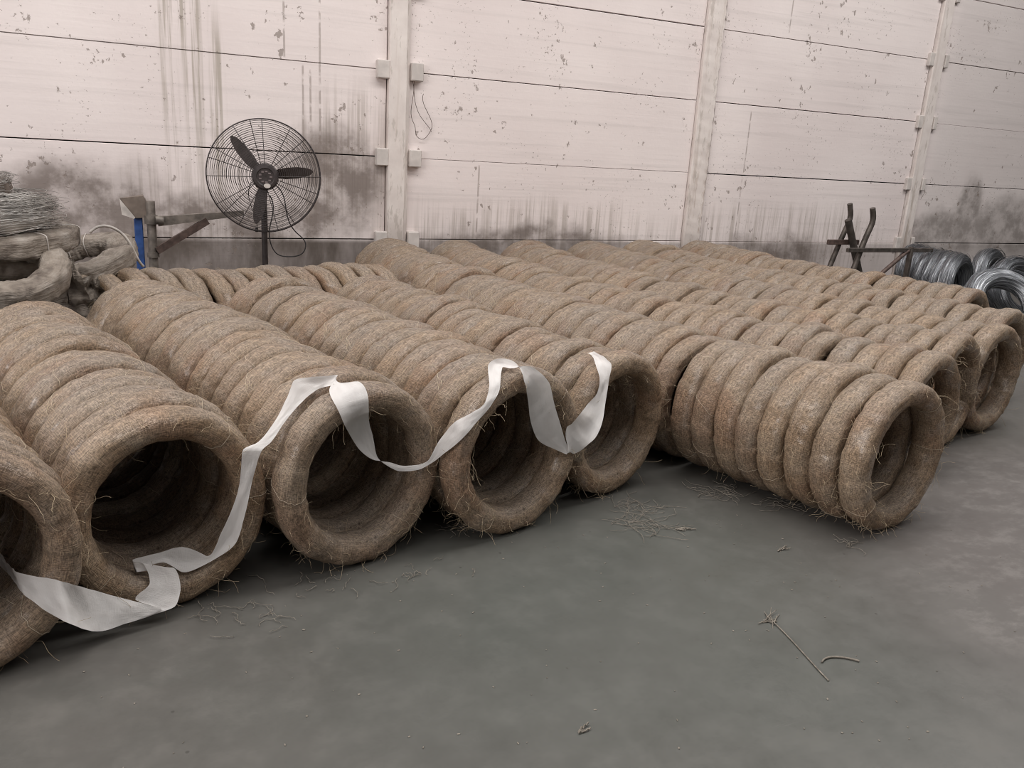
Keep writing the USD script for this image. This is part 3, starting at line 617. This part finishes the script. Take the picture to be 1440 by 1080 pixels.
# ------------------------------------------------------------------ the pile on the far left: coils in grey woven plastic, loose wire
def grey_coil(label, mat4, seed, t=.058, mat='grey'):
    p = path_for('/World', 'plastic_wrapped_coil'); xf = UsdGeom.Xform.Define(stage, p)
    xf.AddTransformOp().Set(Gf.Matrix4d(*np.asarray(mat4, float).ravel().tolist())); tag(xf.GetPrim(), label, 'wire coil')
    P = wrap_grid(seed, 180, 40, t=t, amp=1.7, wraps=9, e=2 / 3.2, crease=.03); P[..., 2] -= P[..., 2].min()
    grid_mesh('plastic_wrap', P, M[mat], (2.3, .45), p)
    R = np.random.default_rng(seed)
    for k in range(4):
        iu = int(R.integers(0, 180)); q = P[iu]; c = q.mean(0); q = c + (q - c) * 1.03
        put('tie_strap', tube(np.vstack([q]), .0035, 5, closed=True), M['white'], p, smooth=True)
    return p
def frame(axis, foot, spin=0.0):
    """row-vector matrix: the coil's axis (local x) along AXIS, its centre at FOOT."""
    ax = np.array(axis, float); ax /= np.linalg.norm(ax)
    ref = np.array([0, 1.0, 0]) if abs(ax[2]) > .8 else np.array([0, 0, 1.0])
    up = ref - ax * (ref @ ax); up /= np.linalg.norm(up); si = np.cross(up, ax)
    mm = np.eye(4); mm[0, :3] = ax; mm[1, :3] = si; mm[2, :3] = up; mm[3, :3] = np.array(foot) - up * RO
    return mm
for k, (x, y) in enumerate(((-.36, 6.10), (-.53, 6.06), (-.70, 6.03), (-.88, 6.02))):
    mm = frame((1, .12 - .1 * k, 0), (x, y, RO)); mm[3, 2] = 0
    grey_coil(f'grey plastic-wrapped coil standing under the left pile, {ORD[k + 1]} to the left of the short row', mm, 300 + k)
grey_coil('dusty grey plastic-wrapped coil lying tilted on the left pile, open hole towards camera', frame((.02, -.40, 1), (-.57, 5.60, .84)), 311, .085)
grey_coil('pale plastic-wrapped coil lying flat at the back of the left pile, under the loose wire', frame((-.03, -.10, 1), (-.53, 5.95, .985)), 312, .10)
grey_coil('grey plastic-wrapped coil leaning at the right end of the left pile, near the blue post', frame((-.30, -.22, 1), (-.17, 6.45, .765)), 313, .10)
grey_coil('dark grey plastic-wrapped coil lying flat inside the left pile, between the two pale ones', frame((.02, .05, 1), (-.66, 6.08, .815)), 314, .09)

def coil_strands(R, n, ro, spread, h, z0, turns=1.0, jag=.02, seg=44):
    out = []
    for _ in range(n):
        u0 = R.uniform(0, 2 * PI); L = R.uniform(.45, turns) * 2 * PI; u = u0 + np.linspace(0, L, seg)
        rr = ro + R.normal(0, spread) + jag * np.sin(u * R.uniform(1.5, 4) + R.uniform(0, 6)); zz = z0 + R.uniform(0, h) + jag * 1.3 * np.sin(u * R.uniform(1, 3) + R.uniform(0, 6))
        out.append(np.stack([rr * np.cos(u), rr * np.sin(u) * .92, zz], -1))
    return out
R = np.random.default_rng(21)
p = thing('loose_wire_bundle', 'tangled bundle of loose grey wire heaped on top of the left pile', 'wire', (-.62, 5.95, 1.045))
P = wrap_grid(400, 120, 24, ro=.31, t=.07, w=.075, amp=2.6); P = np.stack([P[..., 1], P[..., 2], P[..., 0] + .075], -1)
grid_mesh('wire_core', P[:, ::-1], M['tangle'], (2., .4), p)
curves('loose_wire', coil_strands(R, 260, .27, .06, .20, 0.0, 1.2, .022), .0032, M['tangle'], p, kind='stuff')
p = thing('wire_offcut_bundle', 'small brown-tinged roll of bent wire at top left, above the loose wire bundle', 'wire', (-.74, 5.93, 1.235))
P = wrap_grid(401, 100, 24, ro=.24, t=.05, w=.055, amp=2.6); P = np.stack([P[..., 1], P[..., 2], P[..., 0] + .05], -1)
grid_mesh('wire_core', P[:, ::-1], M['tray'], (2., .4), p)
curves('loose_wire', coil_strands(R, 110, .21, .04, .13, 0.0, 1.1, .02), .0032, M['tangle'], p, kind='stuff')
def crumpled(name, label, loc, w, h, seed, lean, mat='grey', rz=0.0):
    U, V = np.meshgrid(np.linspace(0, 1, 40), np.linspace(0, 1, 40), indexing='ij')
    q = np.stack([U * 3 + seed, V * 3, 0 * U], -1); d = fbm(q, 4, seed) - .5; d2 = fbm(q + 30, 4, seed + 1) - .5
    X_ = (U - .5) * w * (1 - .35 * V) + .10 * d2; Y_ = .22 * d + lean * V; Z_ = h * V + .08 * d2
    P = np.stack([X_, Y_, Z_], -1)
    p = thing(name, label, 'plastic sheet', loc, rz)
    grid_mesh('sheet', P, M[mat], (w, h), p, wrap=(False, False)); return p
crumpled('plastic_sheet', 'crumpled grey plastic wrapping hanging from the left pile behind the second row', (-.26, 5.60, .42), .34, .46, 5, .10)
crumpled('plastic_sheet', 'torn twisted strip of grey plastic beside the short row of coils, below the left pile', (-.12, 5.68, .40), .20, .36, 9, .06)
p = thing('plastic_strap', 'thin pale strap arching down beside the blue post', 'strap', (0, 0, 0))
sp_ = spline([(-.10, 6.30, .98), (.02, 6.32, 1.02), (.10, 6.32, .97), (.16, 6.33, .86), (.22, 6.36, .74)], 30)
put('strap', tube(sp_, .010, 6), M['white'], p, smooth=True)

# ------------------------------------------------------------------ fan
p = thing('pedestal_fan', 'black industrial pedestal fan with round wire guard and three blades', 'fan', (1.17, 7.0, 0), -PI / 2 - .10)
FZ, FR = 1.36, .438
def dome_x(r, s): return s * (.018 + .075 * (1 - (r / FR) ** 2))
def ring(r, x, rad, n=72): a = np.arange(n) * 2 * PI / n; return tube(np.stack([np.full(n, x), r * np.cos(a), FZ + r * np.sin(a)], -1), rad, 5, closed=True)
put('rim_ring', cat(ring(FR, .012, .0055), ring(FR, -.012, .0055)), M['black'], p, smooth=True)
rs = np.linspace(.105, FR - .012, 22)
put('front_guard', cat([ring(r, dome_x(r, 1), .0021) for r in rs]), M['black'], p, smooth=True, kind='stuff')
put('rear_guard', cat([ring(r, dome_x(r, -1), .0019) for r in rs[::2]]), M['black'], p, smooth=True, kind='stuff')
for k in range(12):
    a = PI / 2 + k * PI / 6 + .03
    rr = np.linspace(.06, FR, 12)
    put('guard_spoke', cat(tube(np.stack([dome_x(rr, 1) + .003, rr * math.cos(a), FZ + rr * math.sin(a)], -1), .0032, 5)), M['black'], p, smooth=True)
    if k % 2 == 0: put('rear_spoke', tube(np.stack([dome_x(rr, -1) - .003, rr * math.cos(a + .2), FZ + rr * math.sin(a + .2)], -1), .003, 5), M['black'], p, smooth=True)
for a in (math.radians(128), math.radians(6), math.radians(257)):
    L = np.linspace(.05, .385, 18); W = np.interp(L, [.05, .10, .16, .26, .34, .372, .385], [.030, .040, .052, .050, .034, .018, .004])
    rows_ = []
    for l, w in zip(L, W):
        tw = .62 - .9 * (l - .05)
        for sgn in (-1, 1):
            for th in (-1, 1):
                off = sgn * w + (.012 if l > .1 else 0)
                rows_.append((th * .0025 + off * math.sin(tw) * .55, l * math.cos(a) - off * math.cos(tw) * math.sin(a), FZ + l * math.sin(a) + off * math.cos(tw) * math.cos(a)))
    V = np.array(rows_).reshape(len(L), 4, 3); i = np.arange(len(L) - 1)[:, None]; loop = [0, 1, 3, 2]; F = []
    for k in range(4):
        A_, B_ = loop[k], loop[(k + 1) % 4]; F.append(np.concatenate([i * 4 + A_, i * 4 + B_, (i + 1) * 4 + B_, (i + 1) * 4 + A_], 1))
    F.append(np.array([[0, 1, 3, 2]])); e0 = 4 * (len(L) - 1); F.append(np.array([[e0 + 2, e0 + 3, e0 + 1, e0]]))
    put('blade', (V.reshape(-1, 3), np.vstack(F)), M['blade'], p, smooth=35)
def lathe_x(prof, n=40):
    prof = np.array(prof, float); a = np.arange(n) * 2 * PI / n
    V = np.stack([np.repeat(prof[:, :1], n, 1), prof[:, 1:] * np.cos(a), FZ + prof[:, 1:] * np.sin(a)], -1); L = len(prof)
    i, j = np.meshgrid(np.arange(L - 1), np.arange(n), indexing='ij'); f = np.stack([i * n + j, i * n + (j + 1) % n, (i + 1) * n + (j + 1) % n, (i + 1) * n + j], -1).reshape(-1, 4)
    return (V.reshape(-1, 3), f[:, ::-1])
put('motor', lathe_x([(-.27, .001), (-.27, .06), (-.24, .085), (-.12, .088), (-.09, .08), (-.085, .001)]), M['black'], p, smooth=35)
put('blade_hub', lathe_x([(-.03, .001), (-.03, .055), (.05, .055), (.06, .045), (.06, .001)]), M['blade'], p, smooth=35)
hc = put('guard_cap', lathe_x([(.075, .001), (.075, .100), (.092, .102), (.108, .092), (.112, .070), (.106, .064), (.104, .001)]), M['black'], p, smooth=30)
for k in range(9):
    a = k * 2 * PI / 9
    put('vent_slot', box((.1035, -.010 + .042 * math.cos(a), FZ - .006 + .042 * math.sin(a)), (.1065, .010 + .042 * math.cos(a), FZ + .006 + .042 * math.sin(a)), .001), M['badge'], hc, smooth=False)
bd = trimesh.creation.cylinder(.026, .004, sections=24); bd.apply_transform(trimesh.transformations.rotation_matrix(PI / 2, [0, 1, 0])); bd.apply_scale([1, 1.0, .7]); bd.apply_translation([.110, .012, FZ - .068])
put('badge', bd, M['white'], hc, smooth=30, label='small pale oval badge')
put('pole', tube([(-.16, 0, .05), (-.16, 0, FZ - .04)], .024, 16), M['black'], p, smooth=40)
put('pole_sleeve', tube([(-.16, 0, .04), (-.16, 0, .62)], .033, 16), M['black'], p, smooth=40)
bs = trimesh.creation.cylinder(.26, .04, sections=40); bs.apply_translation([-.16, 0, .02]); put('base', bs, M['black'], p, smooth=30)
put('neck', box((-.20, -.03, FZ - .14), (-.12, .03, FZ - .05), .006), M['black'], p, smooth=False)
put('power_cable', tube(spline([(-.2, .03, 1.31), (-.2, .16, 1.20), (-.15, .19, 1.02), (-.15, .26, .90), (-.15, .33, .82), (-.15, .31, .735), (-.15, .20, .70), (-.15, .10, .72), (-.15, .05, .80), (-.15, .04, .92), (-.17, .07, 1.05), (-.2, .05, 1.2)], 70), .0052, 6), M['cable'], p, smooth=True)
put('pull_cord', cat(tube(spline([(-.2, -.09, 1.30), (-.2, -.11, 1.15), (-.2, -.07, 1.02), (-.2, -.055, .93)], 24), .003, 5), box((-.208, -.072, .895), (-.192, -.048, .93), .004)), M['cable'], p, smooth=40)

# ------------------------------------------------------------------ blue post with tray, bracket arm
p = thing('blue_post', 'blue steel post carrying a tilted dusty metal hood', 'post', (.24, 7.45, 0))
put('post', box((-.032, -.02, .03), (.032, .02, .985), .006), M['blue'], p, smooth=False, label='blue painted box post')
put('base_plate', box((-.1, -.1, 0), (.1, .1, .03), .004), M['steel'], p, smooth=False)
V = np.array([(-.125, -.05, 1.128), (.045, -.05, 1.150), (.098, -.05, 1.06), (.098, -.05, .985), (-.035, -.05, .972), (-.118, .10, 1.118), (.05, .12, 1.150), (.10, .12, 1.06), (.10, .12, .985), (-.06, .12, .972), (-.118, -.03, 1.0), (-.118, .11, 1.0)])
put('hood', trimesh.convex.convex_hull(V[[0, 1, 2, 3, 4, 5, 6, 7, 8, 9]]), M['tray'], p, smooth=False)
put('side_panel', trimesh.convex.convex_hull(np.array([(x_, y_, z_) for x_, z_ in ((-.128, 1.125), (-.118, 1.0), (-.030, .968), (-.022, .98)) for y_ in (-.058, -.052)])), M['white'], p, smooth=False, label='dirty white end panel')
p = thing('bracket_arm', 'grey steel post with a tapering side arm and dark diagonal brace', 'bracket', (.335, 7.40, 0))
put('post', tube([(0, 0, 0), (0, 0, 1.112)], .036, 14), M['steel'], p, smooth=40)
put('collar', tube([(0, 0, .93), (0, 0, 1.0)], .052, 14), M['steel'], p, smooth=40)
put('clamp', tube([(0, 0, .66), (0, 0, .70)], .048, 14), M['steel'], p, smooth=40)
put('collar_bolt', tube([(.03, -.05, .965), (.09, -.05, .965)], .035, 10), M['steel'], p, smooth=40)
arm = np.array([(.05, -.05, .915), (.05, -.05, .992), (.05, .02, .915), (.05, .02, .992), (.725, .0, 1.008), (.725, .0, 1.05), (.725, .04, 1.008), (.725, .04, 1.05)])
put('arm', trimesh.convex.convex_hull(arm), M['steel'], p, smooth=False)
d0, d1 = np.array([.03, -.02, .715]), np.array([.43, -.02, .965]); dn = np.array([-.53, 0, .85]) * .028; dy_ = np.array([0, .025, 0])
put('brace', trimesh.convex.convex_hull(np.array([a + s * dn + t * dy_ for a in (d0, d1) for s in (-1, 1) for t in (-1, 1)])), M['rust'], p, smooth=False, label='dark brown diagonal brace')
put('foot', box((-.12, -.12, 0), (.12, .12, .02), .003), M['steel'], p, smooth=False)

# ------------------------------------------------------------------ pipe stand and bright steel coils on the far right
p = thing('pipe_stand', 'dark steel pipe stand with two bent uprights and level bars', 'stand', (8.0, 7.30, 0))
put('straight_pipe', tube([(.52, -.02, .02), (-.045, -.02, 1.10)], .042, 14), M['pipe'], p, smooth=40)
put('bent_pipe', tube(spline([(-.28, .1, .02), (-.06, .1, .62), (.08, .1, 1.0), (.115, .1, 1.12), (.10, .1, 1.20), (.07, .1, 1.28)], 30), .032, 12), M['pipe'], p, smooth=40)
put('bent_pipe', tube(spline([(-.10, -.1, .02), (.10, -.1, .55), (.245, -.1, 1.0), (.275, -.1, 1.10), (.265, -.1, 1.17), (.235, -.1, 1.25)], 30), .034, 12), M['pipe'], p, smooth=40)
put('level_bar', box((-.25, .02, .80), (.25, .06, .86), .005), M['rust'], p, smooth=False)
put('level_bar', box((-.12, -.17, .735), (1.35, -.13, .785), .005), M['pipe'], p, smooth=False)
put('diagonal_bar', tube([(.42, -.15, .40), (.92, -.15, .76)], .026, 10), M['rust'], p, smooth=40)
put('end_post', box((.94, -.18, 0), (.985, -.12, .80), .006), M['pipe'], p, smooth=False)
def steel_coil(label, mat4, seed, ro=.38, t=.075, w=.085):
    p = path_for('/World', 'steel_wire_coil'); xf = UsdGeom.Xform.Define(stage, p)
    xf.AddTransformOp().Set(Gf.Matrix4d(*np.asarray(mat4, float).ravel().tolist())); tag(xf.GetPrim(), label, 'wire coil')
    nu, nv = 120, 96; u = np.arange(nu) * 2 * PI / nu; v = PI + np.arange(nv) * 2 * PI / nv; U, V = np.meshgrid(u, v, indexing='ij')
    r, a, C, S = ring_pts(U, V, ro, t, w, 2 / 2.0)
    q = np.stack([np.cos(U) * .8 + seed, np.sin(U) * .8, V * 5.0], -1); d = .030 * (fbm(q, 4, seed) - .5) + .004 * np.cos(V * 48) + .02 * (fbm(np.stack([np.cos(U) + seed, np.sin(U), np.cos(V)], -1) * 1.5, 2, seed + 5) - .5)
    r = r + d * C; a = a + d * S + .02 * np.sin(U * 1 + seed)
    P = np.stack([a, r * np.cos(U), r * np.sin(U)], -1); P[..., 2] -= P[..., 2].min()
    grid_mesh('wire_winding', P, M['wire'], (2.3, .5), p)
    R = np.random.default_rng(seed); st_ = []
    for q_ in coil_strands(R, 26, ro + .004, .012, 2 * w, -w, .8, .012): st_.append(np.stack([q_[:, 2], q_[:, 0], q_[:, 1] / .92 + ro], -1))
    for s_ in st_: s_[:, 2] = np.maximum(s_[:, 2], .004)
    curves('loose_wire', st_, .004, M['wire'], p, kind='stuff')
SILVER = [(9.62, 7.62), (9.56, 7.44), (9.50, 7.26), (9.44, 7.08), (9.38, 6.90), (9.31, 6.72)]
for k, (x, y) in enumerate(SILVER):
    mm = frame((.33, -.95, 0), (x, y, RO)); mm[3, 2] = 0
    steel_coil(f'bare bright steel wire coil, {ORD[k + 1]} from the back in the row beside the pipe stand', mm, 500 + k)
steel_coil('large bare grey steel coil leaning back against the row of bright coils, at right edge', frame((-.30, -.75, .60), (8.95, 5.80, .30)), 511, .42, .10, .10)
steel_coil('bare steel wire coil behind the leaning one, dark and cut off by the right edge', frame((.2, -.95, .12), (10.35, 7.0, .38)), 512, .39, .085, .10)
steel_coil('bare steel wire coil cut off by the right edge, beside the leaning grey one', frame((-.1, -.95, .35), (9.95, 6.35, .37)), 513, .39, .09, .10)

# ------------------------------------------------------------------ thin wires hanging on the wall
p = thing('hanging_wire', 'thin rusty wire looped over the wall clip right of the first column', 'wire', (0, 0, 0))
def wpx(pts): return [np.array([x, WY - .03, z]) for x, z in pts]
put('wire_strand', tube(spline(wpx([(2.86, 2.27), (2.87, 2.10), (2.93, 1.95), (3.02, 1.85), (3.06, 1.80)]), 30), .003, 5), M['rust'], p, smooth=True)
put('wire_strand', tube(spline(wpx([(2.84, 2.27), (2.84, 2.05), (2.85, 1.90), (2.88, 1.84), (2.90, 1.75), (2.96, 1.72), (3.03, 1.78), (3.06, 1.84), (3.0, 2.0), (2.96, 2.16)]), 40), .003, 5), M['rust'], p, smooth=True)

# ------------------------------------------------------------------ scraps of fibre on the floor
def tuft(label, x, y, n, L, spread, seed, ang=None, w=.0018, wiggle=.5, mat='scrap'):
    R = np.random.default_rng(seed); p = thing('fibre_scrap', label, 'fibre', (x, y, 0)); S = []
    for _ in range(n):
        a = R.uniform(0, 2 * PI) if ang is None else ang + R.normal(0, .35); q = np.array([R.normal(0, spread), R.normal(0, spread * .6), .004]); pts = [q]
        k = 9; LL = L * R.uniform(.5, 1.2)
        for i in range(k):
            a += R.normal(0, wiggle); q = q + np.array([math.cos(a), math.sin(a), 0]) * LL / k; q[2] = .004 + abs(R.normal(0, .004)); pts.append(q)
        S.append(np.array(pts))
    curves('strand', S, w, M[mat], p, kind='stuff'); return p
tuft('long pale fibre tuft on the floor in front of the fifth row', 2.15, 3.00, 26, .32, .06, 1, 0.0)
tuft('wispy fibre tuft on the floor just behind the long pale tuft', 2.30, 3.12, 14, .22, .05, 2, .5)
tuft('tangled fibre tuft on the floor between the fifth and sixth rows', 2.84, 3.16, 22, .20, .05, 3)
tuft('loose fibres on the floor against the underside of the sixth row', 2.98, 2.93, 12, .22, .06, 4, -.5)
tuft('small curl of fibre on the floor left of the fourth row front coil', 1.37, 3.22, 16, .12, .03, 5)
tuft('scatter of short fibres on the floor below the second row front coil', .33, 2.80, 18, .10, .09, 6)
tuft('fine fibres on the dark floor between the second and third rows', .62, 2.92, 10, .10, .10, 7)
tuft('fine short fibres on the floor below the third row front coil', 1.05, 2.85, 10, .10, .10, 8)
tuft('short pale chip of fibre on the floor left of the sixth row', 2.34, 2.86, 4, .07, .01, 9, 0, .005, .2)
tuft('tiny curled fibre on the floor below the sixth row front coil', 2.66, 2.52, 4, .10, .01, 10, .4, .004, .3)
tuft('thin scrap lying on bare floor near the bottom edge', 1.19, 1.79, 4, .05, .004, 11, .1, .005, .15)
tuft('twisted fibre scrap on the floor below the nearest right-hand coil', 3.02, 2.44, 8, .12, .015, 14, .3)
p = thing('straw', 'long straight straw with a frayed head on the open floor', 'straw', (2.21, 2.07, 0))
put('stalk', tube(spline([(0, 0, .006), (-.02, -.12, .004), (-.052, -.25, .004), (-.08, -.37, .004)][::1], 20), .0026, 6), M['scrap'], p, smooth=True)
R = np.random.default_rng(12); curves('frayed_head', [np.array([(0, 0, .005), R.normal(0, .02, 3) * (1, 1, .2) + (0, 0, .006), R.normal(0, .035, 3) * (1, 1, .2) + (0, .01, .008)]) for _ in range(14)], .003, M['scrap'], p, kind='stuff')
p = thing('straw', 'short curved straw lying right of the long straight one', 'straw', (2.20, 1.79, 0))
put('stalk', tube(spline([(-.01, 0, .005), (.04, .012, .005), (.09, -.01, .005), (.125, -.045, .005)], 20), .0036, 6), M['scrap'], p, smooth=True)
R = np.random.default_rng(5); p = thing('floor_litter', 'scattered tiny chips and dust crumbs on the floor', 'litter'); bits = []
for _ in range(240):
    x, y = R.uniform(-.2, 4.6), R.uniform(1.2, 3.0)
    if x > 2.9 and y > 2.5: continue
    b_ = trimesh.creation.icosphere(0, 1.0); b_.apply_scale([R.uniform(.002, .007), R.uniform(.0015, .004), .0015]); b_.apply_transform(trimesh.transformations.rotation_matrix(R.uniform(0, 6), [0, 0, 1])); b_.apply_translation([x, y, .0015]); bits.append(b_)
put('chips', cat(bits), M['scrap'], p, smooth=False); tag(stage.GetPrimAtPath(p), kind='stuff')
